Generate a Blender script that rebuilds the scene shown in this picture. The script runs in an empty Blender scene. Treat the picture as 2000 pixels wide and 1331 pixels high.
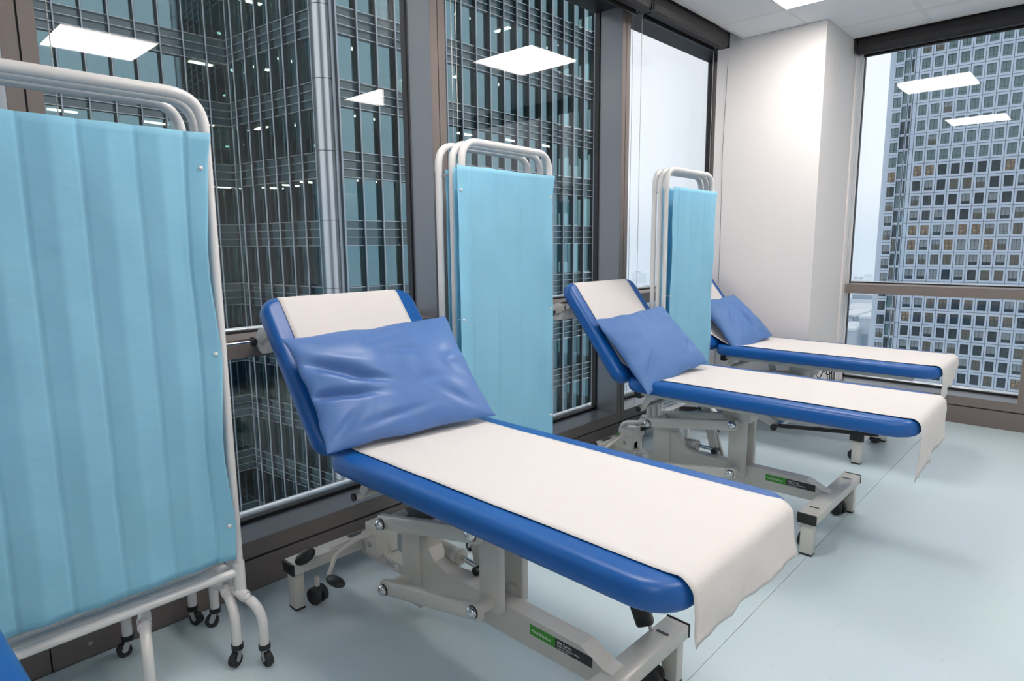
import bpy, bmesh, math, random
from mathutils import Vector, Matrix, noise
random.seed(7)
C = bpy.context.scene.collection
S = bpy.context.scene

# ------------------------------------------------------------------ camera, world, exposure
F_PX = 1237.39457
yaw, pitch, roll = 7.54198545e-01, -1.51089327e-01, -9.23366982e-03
cam_d = bpy.data.cameras.new('camera'); cam = bpy.data.objects.new('camera', cam_d); C.objects.link(cam)
cam_d.sensor_fit = 'HORIZONTAL'; cam_d.sensor_width = 36.0; cam_d.lens = F_PX / 2000 * 36
cam_d.clip_start = .02; cam_d.clip_end = 6000
cam.matrix_world = (Matrix.Translation((0, 0, 1.25)) @ Matrix.Rotation(yaw, 4, 'Z')
                    @ Matrix.Rotation(math.pi / 2 + pitch, 4, 'X') @ Matrix.Rotation(roll, 4, 'Z'))
S.camera = cam
S.view_settings.view_transform = 'Standard'; S.view_settings.look = 'None'
S.view_settings.gamma = 1; S.view_settings.use_curve_mapping = False
S.view_settings.exposure = 0.0
S.cycles.max_bounces = 10; S.cycles.transparent_max_bounces = 24; S.cycles.sample_clamp_indirect = 6
W = bpy.data.worlds.new('overcast_sky'); S.world = W; W.use_nodes = True
nt = W.node_tree; nt.nodes.clear()
o = nt.nodes.new('ShaderNodeOutputWorld'); bg = nt.nodes.new('ShaderNodeBackground')
tc = nt.nodes.new('ShaderNodeTexCoord'); sx = nt.nodes.new('ShaderNodeSeparateXYZ'); cr = nt.nodes.new('ShaderNodeValToRGB')
nt.links.new(tc.outputs['Generated'], sx.inputs[0]); nt.links.new(sx.outputs['Z'], cr.inputs[0])
cr.color_ramp.elements[0].position = 0.0; cr.color_ramp.elements[0].color = (.66, .76, .87, 1)
cr.color_ramp.elements[1].position = .34; cr.color_ramp.elements[1].color = (.94, .975, 1.02, 1)
e = cr.color_ramp.elements.new(.08); e.color = (.84, .90, .97, 1)
bg.inputs['Strength'].default_value = 1.16
nt.links.new(cr.outputs[0], bg.inputs[0]); nt.links.new(bg.outputs[0], o.inputs[0])
PANEL_STRENGTH = 21.0
CH = 2.64       # ceiling height

# ------------------------------------------------------------------ materials
def nodes(name):
    m = bpy.data.materials.new(name); m.use_nodes = True
    return m, m.node_tree, m.node_tree.nodes['Principled BSDF']
def mat(name, col, rough=.5, metal=0, nscale=0, namt=.06, bump=0, bscale=None, spec=.5, trans=0, emit=None, es=0, coat=0):
    m, t, b = nodes(name)
    b.inputs['Base Color'].default_value = (*col, 1); b.inputs['Roughness'].default_value = rough
    b.inputs['Metallic'].default_value = metal; b.inputs['Specular IOR Level'].default_value = spec
    b.inputs['Coat Weight'].default_value = coat
    if emit: b.inputs['Emission Color'].default_value = (*emit, 1); b.inputs['Emission Strength'].default_value = es
    tc = t.nodes.new('ShaderNodeTexCoord')
    n = t.nodes.new('ShaderNodeTexNoise'); n.inputs['Scale'].default_value = nscale or 6; n.inputs['Detail'].default_value = 4
    t.links.new(tc.outputs['Object'], n.inputs['Vector'])
    mx = t.nodes.new('ShaderNodeMix'); mx.data_type = 'RGBA'
    mx.inputs['A'].default_value = (*[c * (1 - namt) for c in col], 1); mx.inputs['B'].default_value = (*[min(1, c * (1 + namt)) for c in col], 1)
    t.links.new(n.outputs['Fac'], mx.inputs['Factor']); t.links.new(mx.outputs['Result'], b.inputs['Base Color'])
    if bump:
        n2 = t.nodes.new('ShaderNodeTexNoise'); n2.inputs['Scale'].default_value = bscale or 60; n2.inputs['Detail'].default_value = 5
        t.links.new(tc.outputs['Object'], n2.inputs['Vector'])
        bp = t.nodes.new('ShaderNodeBump'); bp.inputs['Strength'].default_value = bump; bp.inputs['Distance'].default_value = .01
        t.links.new(n2.outputs['Fac'], bp.inputs['Height']); t.links.new(bp.outputs[0], b.inputs['Normal'])
    return m
def glassmat(name, tint, f0, rough=0.0, power=5.0, gl=(1, 1, 1)):
    m = bpy.data.materials.new(name); m.use_nodes = True; t = m.node_tree; t.nodes.clear()
    N = t.nodes.new; L = t.links.new
    out = N('ShaderNodeOutputMaterial'); mix = N('ShaderNodeMixShader'); tr = N('ShaderNodeBsdfTransparent'); g = N('ShaderNodeBsdfGlossy')
    tr.inputs[0].default_value = (*tint, 1); g.inputs['Roughness'].default_value = rough; g.inputs[0].default_value = (*gl, 1)
    ge = N('ShaderNodeNewGeometry'); d = N('ShaderNodeVectorMath'); d.operation = 'DOT_PRODUCT'
    L(ge.outputs['Incoming'], d.inputs[0]); L(ge.outputs['Normal'], d.inputs[1])
    a = N('ShaderNodeMath'); a.operation = 'ABSOLUTE'; L(d.outputs['Value'], a.inputs[0])
    s = N('ShaderNodeMath'); s.operation = 'SUBTRACT'; s.inputs[0].default_value = 1; L(a.outputs[0], s.inputs[1])
    p = N('ShaderNodeMath'); p.operation = 'POWER'; p.inputs[1].default_value = power; L(s.outputs[0], p.inputs[0])
    ma = N('ShaderNodeMath'); ma.operation = 'MULTIPLY_ADD'; ma.inputs[1].default_value = 1 - f0; ma.inputs[2].default_value = f0; L(p.outputs[0], ma.inputs[0])
    L(ma.outputs[0], mix.inputs[0]); L(tr.outputs[0], mix.inputs[1]); L(g.outputs[0], mix.inputs[2]); L(mix.outputs[0], out.inputs[0])
    return m
M = {}
M['wall'] = mat('white_wall_paint', (.80, .768, .748), .6, nscale=3, namt=.015, bump=.02, bscale=200)
M['tile'] = mat('ceiling_tile', (.88, .88, .875), .85, nscale=90, namt=.03, bump=.05, bscale=400)
M['tbar'] = mat('ceiling_bar', (.82, .82, .81), .5)
M['frame'] = mat('bronze_frame_metal', (.215, .178, .162), .46, .15, nscale=2, namt=.04)
M['frame_l'] = mat('sill_and_sheen_metal', (.215, .225, .245), .3, .4, nscale=2, namt=.04)  # sill colour; on the mullion sides it stands for reflected daylight
M['skirt'] = mat('bronze_skirting', (.20, .165, .155), .42, .2, nscale=3, namt=.05)
M['groove'] = mat('dark_groove', (.03, .028, .027), .6)
M['gasket'] = mat('black_gasket', (.012, .012, .013), .5)
M['blind'] = mat('black_blind', (.012, .011, .013), .55, bump=.05, bscale=600)
M['bead'] = mat('chain_bead', (.5, .5, .48), .3, .6)
M['alu'] = mat('wet_aluminium', (.62, .65, .68), .28, .85, nscale=30, namt=.12, bump=.25, bscale=45)
M['vinyl_blue'] = mat('blue_upholstery', (.002, .095, .36), .38, nscale=8, namt=.05, bump=.05, bscale=900, coat=.05)
M['pillow'] = mat('blue_pillow_vinyl', (.08, .18, .44), .40, nscale=5, namt=.10, bump=.12, bscale=12, coat=.04)
M['pillow_b'] = mat('blue_pillow_cotton', (.085, .19, .44), .6, nscale=5, namt=.08, bump=.2, bscale=18)
M['cream'] = mat('cream_powder_coat', (.60, .58, .53), .3, nscale=5, namt=.02, coat=.2)
M['white'] = mat('white_enamel', (.80, .78, .76), .25, nscale=5, namt=.02, coat=.3)
M['black'] = mat('black_plastic', (.012, .012, .012), .35)
M['rubber'] = mat('black_rubber', (.02, .02, .021), .6, bump=.1, bscale=200)
M['chrome'] = mat('chrome', (.75, .75, .76), .08, 1)
M['steel'] = mat('zinc_steel', (.55, .55, .56), .3, .9)
M['core'] = mat('cardboard_core', (.42, .33, .25), .8)
M['green'] = mat('green_sticker', (.045, .30, .02), .4)
M['dark'] = mat('dark_sticker', (.028, .028, .03), .4)
M['ink'] = mat('white_ink', (.85, .85, .85), .5)
M['inkb'] = mat('black_ink', (.03, .03, .03), .5)
M['red'] = mat('red_ink', (.55, .06, .12), .5)
M['cloth_hem'] = mat('blue_hem', (.16, .50, .68), .8)
M['conc'] = mat('own_facade', (.05, .06, .065), .3, .3)
# paper: white crepe tissue with fine cross ripples
m, t, b = nodes('couch_roll_paper'); M['paper'] = m
b.inputs['Base Color'].default_value = (.74, .70, .675, 1); b.inputs['Roughness'].default_value = .85
tc = t.nodes.new('ShaderNodeTexCoord'); wv = t.nodes.new('ShaderNodeTexVoronoi'); wv.inputs['Scale'].default_value = 260
nz = t.nodes.new('ShaderNodeTexNoise'); nz.inputs['Scale'].default_value = 9; nz.inputs['Detail'].default_value = 5
ad = t.nodes.new('ShaderNodeMath'); ad.operation = 'MULTIPLY_ADD'; ad.inputs[1].default_value = .12
t.links.new(tc.outputs['Object'], wv.inputs['Vector']); t.links.new(tc.outputs['Object'], nz.inputs['Vector'])
t.links.new(wv.outputs['Distance'], ad.inputs[0]); t.links.new(nz.outputs['Fac'], ad.inputs[2])
bp = t.nodes.new('ShaderNodeBump'); bp.inputs['Strength'].default_value = .25; bp.inputs['Distance'].default_value = .01
t.links.new(ad.outputs[0], bp.inputs['Height']); t.links.new(bp.outputs[0], b.inputs['Normal'])
# curtain fabric: light blue, slightly translucent
def clothmat(name, col, tr):
    m, t, b = nodes(name); b.inputs['Roughness'].default_value = .75
    tc = t.nodes.new('ShaderNodeTexCoord'); n = t.nodes.new('ShaderNodeTexNoise'); n.inputs['Scale'].default_value = 4.5; n.inputs['Detail'].default_value = 3
    t.links.new(tc.outputs['Object'], n.inputs['Vector'])
    mx = t.nodes.new('ShaderNodeMix'); mx.data_type = 'RGBA'
    mx.inputs['A'].default_value = (*[c * .93 for c in col], 1); mx.inputs['B'].default_value = (*[min(1, c * 1.05) for c in col], 1)
    t.links.new(n.outputs['Fac'], mx.inputs['Factor']); t.links.new(mx.outputs['Result'], b.inputs['Base Color'])
    n2 = t.nodes.new('ShaderNodeTexNoise'); n2.inputs['Scale'].default_value = 9; n2.inputs['Detail'].default_value = 3
    mp = t.nodes.new('ShaderNodeMapping'); mp.inputs['Scale'].default_value = (1, .6, 1.3); t.links.new(tc.outputs['Object'], mp.inputs[0]); t.links.new(mp.outputs[0], n2.inputs['Vector'])
    bp = t.nodes.new('ShaderNodeBump'); bp.inputs['Strength'].default_value = .3; bp.inputs['Distance'].default_value = .02
    t.links.new(n2.outputs['Fac'], bp.inputs['Height']); t.links.new(bp.outputs[0], b.inputs['Normal'])
    tl = t.nodes.new('ShaderNodeBsdfTranslucent'); t.links.new(mx.outputs['Result'], tl.inputs[0])
    ms = t.nodes.new('ShaderNodeMixShader'); ms.inputs[0].default_value = tr
    t.links.new(b.outputs[0], ms.inputs[1]); t.links.new(tl.outputs[0], ms.inputs[2])
    t.links.new(ms.outputs[0], t.nodes['Material Output'].inputs[0])
    return m
M['cloth'] = clothmat('blue_disposable_cloth', (.41, .79, .96), .36)
# floor vinyl with dark specks
m, t, b = nodes('blue_grey_vinyl'); M['floor'] = m
b.inputs['Roughness'].default_value = .36; b.inputs['Specular IOR Level'].default_value = .45
tc = t.nodes.new('ShaderNodeTexCoord'); v = t.nodes.new('ShaderNodeTexVoronoi'); v.inputs['Scale'].default_value = 55; v.inputs['Randomness'].default_value = 1
nz = t.nodes.new('ShaderNodeTexNoise'); nz.inputs['Scale'].default_value = 1.2
t.links.new(tc.outputs['Object'], v.inputs['Vector']); t.links.new(tc.outputs['Object'], nz.inputs['Vector'])
rp = t.nodes.new('ShaderNodeValToRGB'); rp.color_ramp.elements[0].position = .06; rp.color_ramp.elements[1].position = .11
rp.color_ramp.elements[0].color = (.38, .46, .49, 1); rp.color_ramp.elements[1].color = (.57, .68, .72, 1)
t.links.new(v.outputs['Distance'], rp.inputs[0])
mx = t.nodes.new('ShaderNodeMix'); mx.data_type = 'RGBA'; mx.blend_type = 'MULTIPLY'; mx.inputs['Factor'].default_value = .08
t.links.new(rp.outputs[0], mx.inputs['A']); t.links.new(nz.outputs['Color'], mx.inputs['B']); t.links.new(mx.outputs['Result'], b.inputs['Base Color'])
M['seam'] = mat('seam_weld', (.22, .28, .30), .5)
M['glass'] = glassmat('window_glass', (.985, .99, .992), .02)
# outdoors
M['t_glass'] = glassmat('tower_glass', (.47, .60, .60), .24, .03, gl=(.60, .86, .95))
M['t_span'] = mat('spandrel_glass', (.09, .15, .16), .12, .0, nscale=.4, namt=.3, spec=.9)
M['t_tube'] = mat('mullion_aluminium', (.50, .54, .58), .4, .5, nscale=1, namt=.05)
M['t_fin'] = mat('mullion_fin', (.05, .058, .063), .5, .3)
M['t_col'] = mat('stainless_column', (.62, .63, .64), .32, .9, nscale=.5, namt=.1)
M['t_floor'] = mat('office_slab', (.24, .225, .20), .8, nscale=.5, namt=.3)
M['t_core'] = mat('office_core_wall', (.26, .23, .19), .8, nscale=.3, namt=.5)
M['t_blind'] = mat('office_blind', (.50, .64, .63), .8, nscale=2)
M['lamp'] = mat('office_lamp', (.9, .85, .75), .5, emit=(1, .86, .66), es=22.0)
M['b_clad'] = mat('steel_cladding', (.52, .60, .70), .45, .15, nscale=.25, namt=.08)
M['b_joint'] = mat('cladding_joint', (.36, .41, .48), .6)
M['b_glass'] = mat('tower_window_teal', (.11, .20, .21), .12, nscale=.3, namt=.3, spec=.8)
M['b_glass2'] = mat('tower_window_dark', (.03, .05, .06), .15, nscale=.9, namt=.5, spec=.6)
M['b_blind'] = mat('tower_window_blind', (.26, .30, .32), .5, nscale=.5, namt=.2)
M['b_frame'] = mat('tower_window_frame', (.05, .065, .075), .5)
def litmat(name, a, bcol, st):
    m, t, b = nodes(name); b.inputs['Base Color'].default_value = (.05, .05, .045, 1); b.inputs['Roughness'].default_value = .2
    tc = t.nodes.new('ShaderNodeTexCoord'); n = t.nodes.new('ShaderNodeTexNoise'); n.inputs['Scale'].default_value = 1.6; n.inputs['Detail'].default_value = 4
    mp = t.nodes.new('ShaderNodeMapping'); mp.inputs['Scale'].default_value = (1, 1, 1.8)
    t.links.new(tc.outputs['Object'], mp.inputs[0]); t.links.new(mp.outputs[0], n.inputs['Vector'])
    r = t.nodes.new('ShaderNodeValToRGB'); r.color_ramp.elements[0].position = .42; r.color_ramp.elements[1].position = .68
    r.color_ramp.elements[0].color = (*a, 1); r.color_ramp.elements[1].color = (*bcol, 1)
    t.links.new(n.outputs['Fac'], r.inputs[0]); t.links.new(r.outputs[0], b.inputs['Emission Color']); b.inputs['Emission Strength'].default_value = st
    return m
M['b_lit'] = litmat('tower_window_lit', (.07, .065, .055), (.50, .36, .22), .6)
M['b_lit2'] = litmat('tower_window_dim', (.06, .07, .065), (.16, .145, .11), .55)
M['haze1'] = mat('hazed_city_wall', (.50, .58, .66), .8, nscale=.05, namt=.1)  # city tones are paled to carry the distance haze
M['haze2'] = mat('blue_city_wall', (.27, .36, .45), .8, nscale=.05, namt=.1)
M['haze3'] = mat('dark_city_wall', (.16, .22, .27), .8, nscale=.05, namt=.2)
M['haze4'] = mat('hazed_city_roof', (.72, .78, .84), .8, nscale=.05, namt=.1)
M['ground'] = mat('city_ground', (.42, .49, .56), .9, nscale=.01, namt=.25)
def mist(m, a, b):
    # mist put into the materials: things fade into the overcast with their distance from the tower they are seen from
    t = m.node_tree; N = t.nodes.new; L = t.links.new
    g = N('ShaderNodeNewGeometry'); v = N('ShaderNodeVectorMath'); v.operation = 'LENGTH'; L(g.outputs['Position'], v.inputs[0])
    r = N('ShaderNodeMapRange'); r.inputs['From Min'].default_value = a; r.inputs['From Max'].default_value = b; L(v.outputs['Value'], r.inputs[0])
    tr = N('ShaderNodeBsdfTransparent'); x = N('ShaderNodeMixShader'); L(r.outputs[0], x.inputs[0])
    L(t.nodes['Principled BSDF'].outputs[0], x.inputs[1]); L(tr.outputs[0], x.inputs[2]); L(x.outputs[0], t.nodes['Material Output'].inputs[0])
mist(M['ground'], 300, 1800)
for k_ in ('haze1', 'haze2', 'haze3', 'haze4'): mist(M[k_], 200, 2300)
M['lampw'] = mat('street_lamp_glow', (1, 1, 1), .5, emit=(1, .95, .85), es=6)

# ------------------------------------------------------------------ mesh helpers
class MB:
    def __init__(s): s.b = bmesh.new(); s.mi = 0
    def _fin(s, vs, faces, smooth=False):
        V = [s.b.verts.new(v) for v in vs]
        for f in faces:
            try:
                fc = s.b.faces.new([V[i] for i in f]); fc.material_index = s.mi; fc.smooth = smooth
            except ValueError: pass
        return s
    def mat(s, i): s.mi = i; return s
    def box(s, x0, x1, y0, y1, z0, z1, bev=0):
        if bev:
            t = bmesh.new(); bmesh.ops.create_cube(t, size=1)
            for v in t.verts: v.co = Vector(((x0+x1)/2 + v.co.x*(x1-x0), (y0+y1)/2 + v.co.y*(y1-y0), (z0+z1)/2 + v.co.z*(z1-z0)))
            bmesh.ops.bevel(t, geom=t.edges[:] , offset=bev, segments=2, profile=.5, affect='EDGES')
            return s._take(t, True)
        vs = [(x, y, z) for x in (x0, x1) for y in (y0, y1) for z in (z0, z1)]
        return s._fin(vs, [(0,1,3,2), (4,6,7,5), (0,4,5,1), (2,3,7,6), (0,2,6,4), (1,5,7,3)])
    def _take(s, t, smooth=False):
        t.verts.ensure_lookup_table(); t.verts.index_update()
        s._fin([v.co.copy() for v in t.verts], [[v.index for v in f.verts] for f in t.faces], smooth); t.free(); return s
    def obox(s, c, ax, ay, az, bev=0):           # oriented box: centre and three half-axis vectors
        c, ax, ay, az = map(Vector, (c, ax, ay, az))
        vs = [c + i*ax + j*ay + k*az for i in (-1, 1) for j in (-1, 1) for k in (-1, 1)]
        if bev:
            t = bmesh.new(); V = [t.verts.new(v) for v in vs]
            for f in [(0,1,3,2), (4,6,7,5), (0,4,5,1), (2,3,7,6), (0,2,6,4), (1,5,7,3)]: t.faces.new([V[i] for i in f])
            bmesh.ops.bevel(t, geom=t.edges[:], offset=bev, segments=2, profile=.5, affect='EDGES'); return s._take(t, True)
        return s._fin(vs, [(0,1,3,2), (4,6,7,5), (0,4,5,1), (2,3,7,6), (0,2,6,4), (1,5,7,3)])
    def bar(s, a, b, w, h, up=(0, 0, 1), bev=0):  # rectangular bar from a to b, w across, h along up
        a, b = Vector(a), Vector(b); d = (b - a); L = d.length; d.normalize(); u = Vector(up)
        side = d.cross(u).normalized(); u = side.cross(d).normalized()
        return s.obox((a + b) / 2, d * L / 2, side * w / 2, u * h / 2, bev)
    def tube(s, pts, r, n=12, cap=True, rs=None):
        P = [Vector(p) for p in pts]; rings = []; prev = None
        for i, p in enumerate(P):
            if i == 0: d = P[1] - P[0]
            elif i == len(P) - 1: d = P[-1] - P[-2]
            else: d = (P[i+1] - p).normalized() + (p - P[i-1]).normalized()
            d.normalize()
            if prev is None:
                a = Vector((0, 0, 1)) if abs(d.z) < .9 else Vector((1, 0, 0)); u = d.cross(a).normalized()
            else:
                u = (prev - d * prev.dot(d)).normalized()
            prev = u; w = d.cross(u); rr = rs[i] if rs else r
            rings.append([p + (u * math.cos(2*math.pi*k/n) + w * math.sin(2*math.pi*k/n)) * rr for k in range(n)])
        vs = [v for R in rings for v in R]; fs = []
        for i in range(len(rings) - 1):
            for k in range(n): fs.append((i*n+k, i*n+(k+1) % n, (i+1)*n+(k+1) % n, (i+1)*n+k))
        s._fin(vs, fs, True)
        if cap:
            s._fin(rings[0], [tuple(range(n))[::-1]]); s._fin(rings[-1], [tuple(range(n))])
        return s
    def ball(s, c, r, sc=(1, 1, 1), n=12):
        t = bmesh.new(); bmesh.ops.create_uvsphere(t, u_segments=n*2, v_segments=n, radius=r)
        for v in t.verts: v.co = Vector((v.co.x*sc[0] + c[0], v.co.y*sc[1] + c[1], v.co.z*sc[2] + c[2]))
        return s._take(t, True)
    def prism(s, poly, axis, a, b):               # poly of 2D points extruded along axis ('x','y','z')
        def P(p, k):
            return {'x': (k, p[0], p[1]), 'y': (p[0], k, p[1]), 'z': (p[0], p[1], k)}[axis]
        n = len(poly); vs = [P(p, a) for p in poly] + [P(p, b) for p in poly]
        fs = [tuple(range(n)), tuple(range(2*n-1, n-1, -1))] + [(i, n+i, n+(i+1) % n, (i+1) % n) for i in range(n)]
        return s._fin(vs, fs)
    def build(s, name, mats, parent=None, fix=True):
        if fix: bmesh.ops.recalc_face_normals(s.b, faces=s.b.faces[:])
        me = bpy.data.meshes.new(name); s.b.to_mesh(me); s.b.free()
        for mm in (mats if isinstance(mats, (list, tuple)) else [mats]): me.materials.append(mm)
        ob = bpy.data.objects.new(name, me); C.objects.link(ob)
        if parent: ob.parent = parent
        return ob
def arc(pts, r, seg=6):                            # round the inner corners of a polyline
    P = [Vector(p) for p in pts]; out = [P[0]]
    for i in range(1, len(P) - 1):
        rr = r[i-1] if isinstance(r, (list, tuple)) else r
        a = (P[i-1] - P[i]).normalized(); b = (P[i+1] - P[i]).normalized()
        p0 = P[i] + a * rr; p1 = P[i] + b * rr
        for k in range(seg + 1):
            t = k / seg; out.append(p0 * (1-t)**2 + P[i] * 2*t*(1-t) + p1 * t*t)
    return out + [P[-1]]
def thing(name, label, cat, loc=(0, 0, 0), rz=0, group=None):
    o = bpy.data.objects.new(name, None); C.objects.link(o); o.empty_display_size = .1
    o.location = loc; o.rotation_euler = (0, 0, rz); o['label'] = label; o['category'] = cat
    if group: o['group'] = group
    return o
def tag(o, label, cat, group=None, kind=None):
    o['label'] = label; o['category'] = cat
    if group: o['group'] = group
    if kind: o['kind'] = kind
    return o
def struct(name):
    o = bpy.data.objects.new(name, None); C.objects.link(o); o.empty_display_size = .1; o['kind'] = 'structure'; return o
def inst(src, name, parent, loc=(0, 0, 0), rz=0, mats=None):
    o = bpy.data.objects.new(name, src.data if hasattr(src, 'data') else src); C.objects.link(o)
    o.location = loc; o.rotation_euler = (0, 0, rz)
    if parent: o.parent = parent
    return o
def text(parent, body, size, mtx, m, name='lettering', align='LEFT', ext=.0002):
    cu = bpy.data.curves.new(name, 'FONT'); cu.body = body; cu.size = size; cu.extrude = ext; cu.align_x = align; cu.resolution_u = 3
    tmp = bpy.data.objects.new('tmp_text', cu); C.objects.link(tmp)
    dg = bpy.context.evaluated_depsgraph_get(); me = bpy.data.meshes.new_from_object(tmp.evaluated_get(dg))
    bpy.data.objects.remove(tmp); bpy.data.curves.remove(cu)
    me.materials.clear(); me.materials.append(m); me.transform(mtx)
    o = bpy.data.objects.new(name, me); C.objects.link(o); o.parent = parent
    return o
# ------------------------------------------------------------------ room shell
FX, FG = -2.181, -2.35       # inner face and glass plane of the left window wall
FY, GY = 5.194, 5.40         # inner face and glass plane of the far window wall
X1, Y0 = 2.4, -2.6
fl = struct('floor')
MB().box(-2.33, X1, Y0, 5.36, -.25, -.004).build('subfloor', M['seam'], fl)
seams = [-2.178, -.7725, 1.2275, X1]
for a, b_ in zip(seams[:-1], seams[1:]):
    MB().box(a + .0009, b_ - .0009, Y0, FY - .002, -.004, 0).build('vinyl_sheet', M['floor'], fl)
ce = struct('ceiling')
MB().box(-2.36, X1, Y0, 5.42, 2.80, 3.0).build('slab', M['t_fin'], ce)
MB().box(-2.0, -1.985, Y0, 5.04, CH, 2.80).box(-1.985, X1, 5.03, 5.045, CH, 2.80).build('edge_trim', M['wall'], ce)
xs = [-1.99, -1.59] + [-1.59 + .6*k for k in range(1, 9)]
ys = [5.04, 4.74] + [4.74 - .6*k for k in range(1, 13)]
LIGHTS = [(-1.29, 3.84), (-1.29, 1.44), (.51, 3.84), (.51, 1.44), (.51, -.96)]  # last panel is unseen, added to help light the room
for i in range(len(xs) - 1):
    for j in range(len(ys) - 1):
        x0, x1, y1, y0 = xs[i], min(xs[i+1], X1), ys[j], ys[j+1]
        if x1 <= x0 or y0 < Y0 - .3: continue
        cx, cy = (x0 + x1)/2, (y0 + y1)/2
        if any(abs(cx - lx) < .1 and abs(cy - ly) < .1 for lx, ly in LIGHTS): continue
        MB().box(x0 + .007, x1 - .007, max(y0, Y0) + .007, y1 - .007, CH + .002, CH + .018).build('ceiling_tile', M['tile'], ce)
for x in xs[1:]:
    MB().box(x - .012, x + .012, Y0, 5.03, CH - .0, CH + .03).build('grid_bar', M['tbar'], ce)
for y in ys[1:]:
    if y > Y0: MB().box(-1.985, X1, y - .012, y + .012, CH + .0005, CH + .029).build('grid_bar', M['tbar'], ce)
M['panel'] = mat('light_panel_glow', (.9, .9, .9), .5, emit=(1, .93, .885), es=PANEL_STRENGTH)
def light_lbl(i):
    return ['square ceiling light panel at the top edge, nearest the white corner column', 'square light panel over the nearest couch, seen mirrored in the window',
            'square ceiling light panel in from the far window, out over the open floor', 'square ceiling light panel above the open floor beside the camera',
            'unseen square light panel added just behind the camera to brighten the room',
            'square ceiling light panel in the far inner part of the room', 'square ceiling light panel at the inner side of the room', 'square ceiling light panel in the corner behind the camera'][i]
for i, (lx, ly) in enumerate(LIGHTS):
    t = thing('ceiling_light', light_lbl(i), 'ceiling light', (lx, ly, CH), 0, 'recessed square ceiling light panels')
    MB().box(-.288, .288, -.288, .288, .004, .016).build('diffuser', M['panel'], t)
    f = MB()
    for a in ((-.3, .3, -.3, -.286), (-.3, .3, .286, .3), (-.3, -.286, -.286, .286), (.286, .3, -.286, .286)): f.box(*a, -.001, .02)
    f.build('frame', M['white'], t)
# solid walls away from the windows
w = struct('wall_right'); MB().box(X1, X1 + .12, Y0, 5.4, 0, 2.8).build('plaster', M['wall'], w)
w = struct('wall_back'); MB().box(-2.36, X1, Y0 - .12, Y0, 0, 2.8).build('plaster', M['wall'], w)
w = struct('wall_corner')
MB().box(-2.183, -1.452, 4.492, 5.30, 0, CH).box(-2.183, -2.005, 4.492, 5.30, CH, 2.80).build('column_casing', M['wall'], w)
MB().box(-1.462, -1.44, 5.13, 5.30, .0, CH).build('edge_bead', M['wall'], w)

def skirting(side, a, b_, axis):
    w = struct('baseboard_' + side)
    L = []
    n = 0
    x = a
    while x < b_:
        x2 = min(b_, x + 1.455)
        if axis == 'y':
            MB().box(FX - .10, FX - .0, x + .002, x2 - .002, 0, .118).build('skirting_panel', M['skirt'], w)
            for yy in (x + .10, (x+x2)/2, x2 - .10):
                MB().tube([(FX - .002, yy, .045), (FX + .003, yy, .045)], .006, 10).build('screw', M['steel'], w)
        else:
            MB().box(x + .002, x2 - .002, FY, FY + .10, 0, .118).build('skirting_panel', M['skirt'], w)
            for xx in (x + .10, x2 - .08):
                MB().tube([(xx, FY + .002, .045), (xx, FY - .003, .045)], .006, 10).build('screw', M['steel'], w)
        x = x2
    if axis == 'y': MB().box(FX - .10, FX - .006, a, b_, .116, .127).build('shadow_gap', M['groove'], w)
    else: MB().box(a, b_, FY + .006, FY + .10, .116, .127).build('shadow_gap', M['groove'], w)
skirting('left', Y0, 4.49, 'y'); skirting('far', -1.452, X1, 'x')

ZB, ZT = .188, 2.604         # sill top, head underside
ZT0, ZT1 = .864, .930        # transom
def window(n, a, b_, axis, lo=ZB):
    w = struct('window_%d' % n)
    def B(u0, u1, d0, d1, z0, z1, m, name, bev=0):   # u along the wall, d depth outward from the inner face
        if axis == 'y': mb = MB().box(FX - d1, FX - d0, u0, u1, z0, z1, bev)
        else: mb = MB().box(u0, u1, FY + d0, FY + d1, z0, z1, bev)
        return mb.build(name, m, w)
    D = (FX - FG) if axis == 'y' else (GY - FY)
    B(a, b_, 0, D + .03, .127, lo, M['frame'], 'sill_face')
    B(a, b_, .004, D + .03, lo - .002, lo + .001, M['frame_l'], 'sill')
    B(a, b_, D - .012, D + .02, lo + .001, lo + .016, M['gasket'], 'gasket')
    B(a, b_, 0, D + .03, ZT0, ZT1, M['frame'], 'transom')
    B(a, b_, D - .012, D + .02, ZT1, ZT1 + .008, M['gasket'], 'gasket')
    B(a, b_, 0, D + .03, ZT, 2.80, M['frame'], 'head_frame')
    B(a, b_, .01, D + .02, ZT - .004, ZT, M['gasket'], 'head_soffit')
    for u in (a, b_): B(u - .011 if u == b_ else u, u if u == b_ else u + .011, D - .012, D + .02, lo, ZT, M['gasket'], 'gasket')
    for d in (D, D + .022):
        B(a + .004, b_ - .004, d, d + .005, lo, ZT0 + .02, M['glass'], 'lower_pane')
        B(a + .004, b_ - .004, d, d + .005, ZT1 - .02, ZT, M['glass'], 'upper_pane')
    for zc, r, dd in ((.168 if axis == 'y' else .182, .024, .11 if axis == 'y' else .08), (.928, .013, .09)):
        if axis == 'y': p = [(FX - D - dd, a - .05, zc), (FX - D - dd, b_ + .05, zc)]
        else: p = [(a - .05, GY + dd, zc), (b_ + .05, GY + dd, zc)]
        MB().tube(p, r, 16).build('outer_tube', M['alu'], w)
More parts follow.
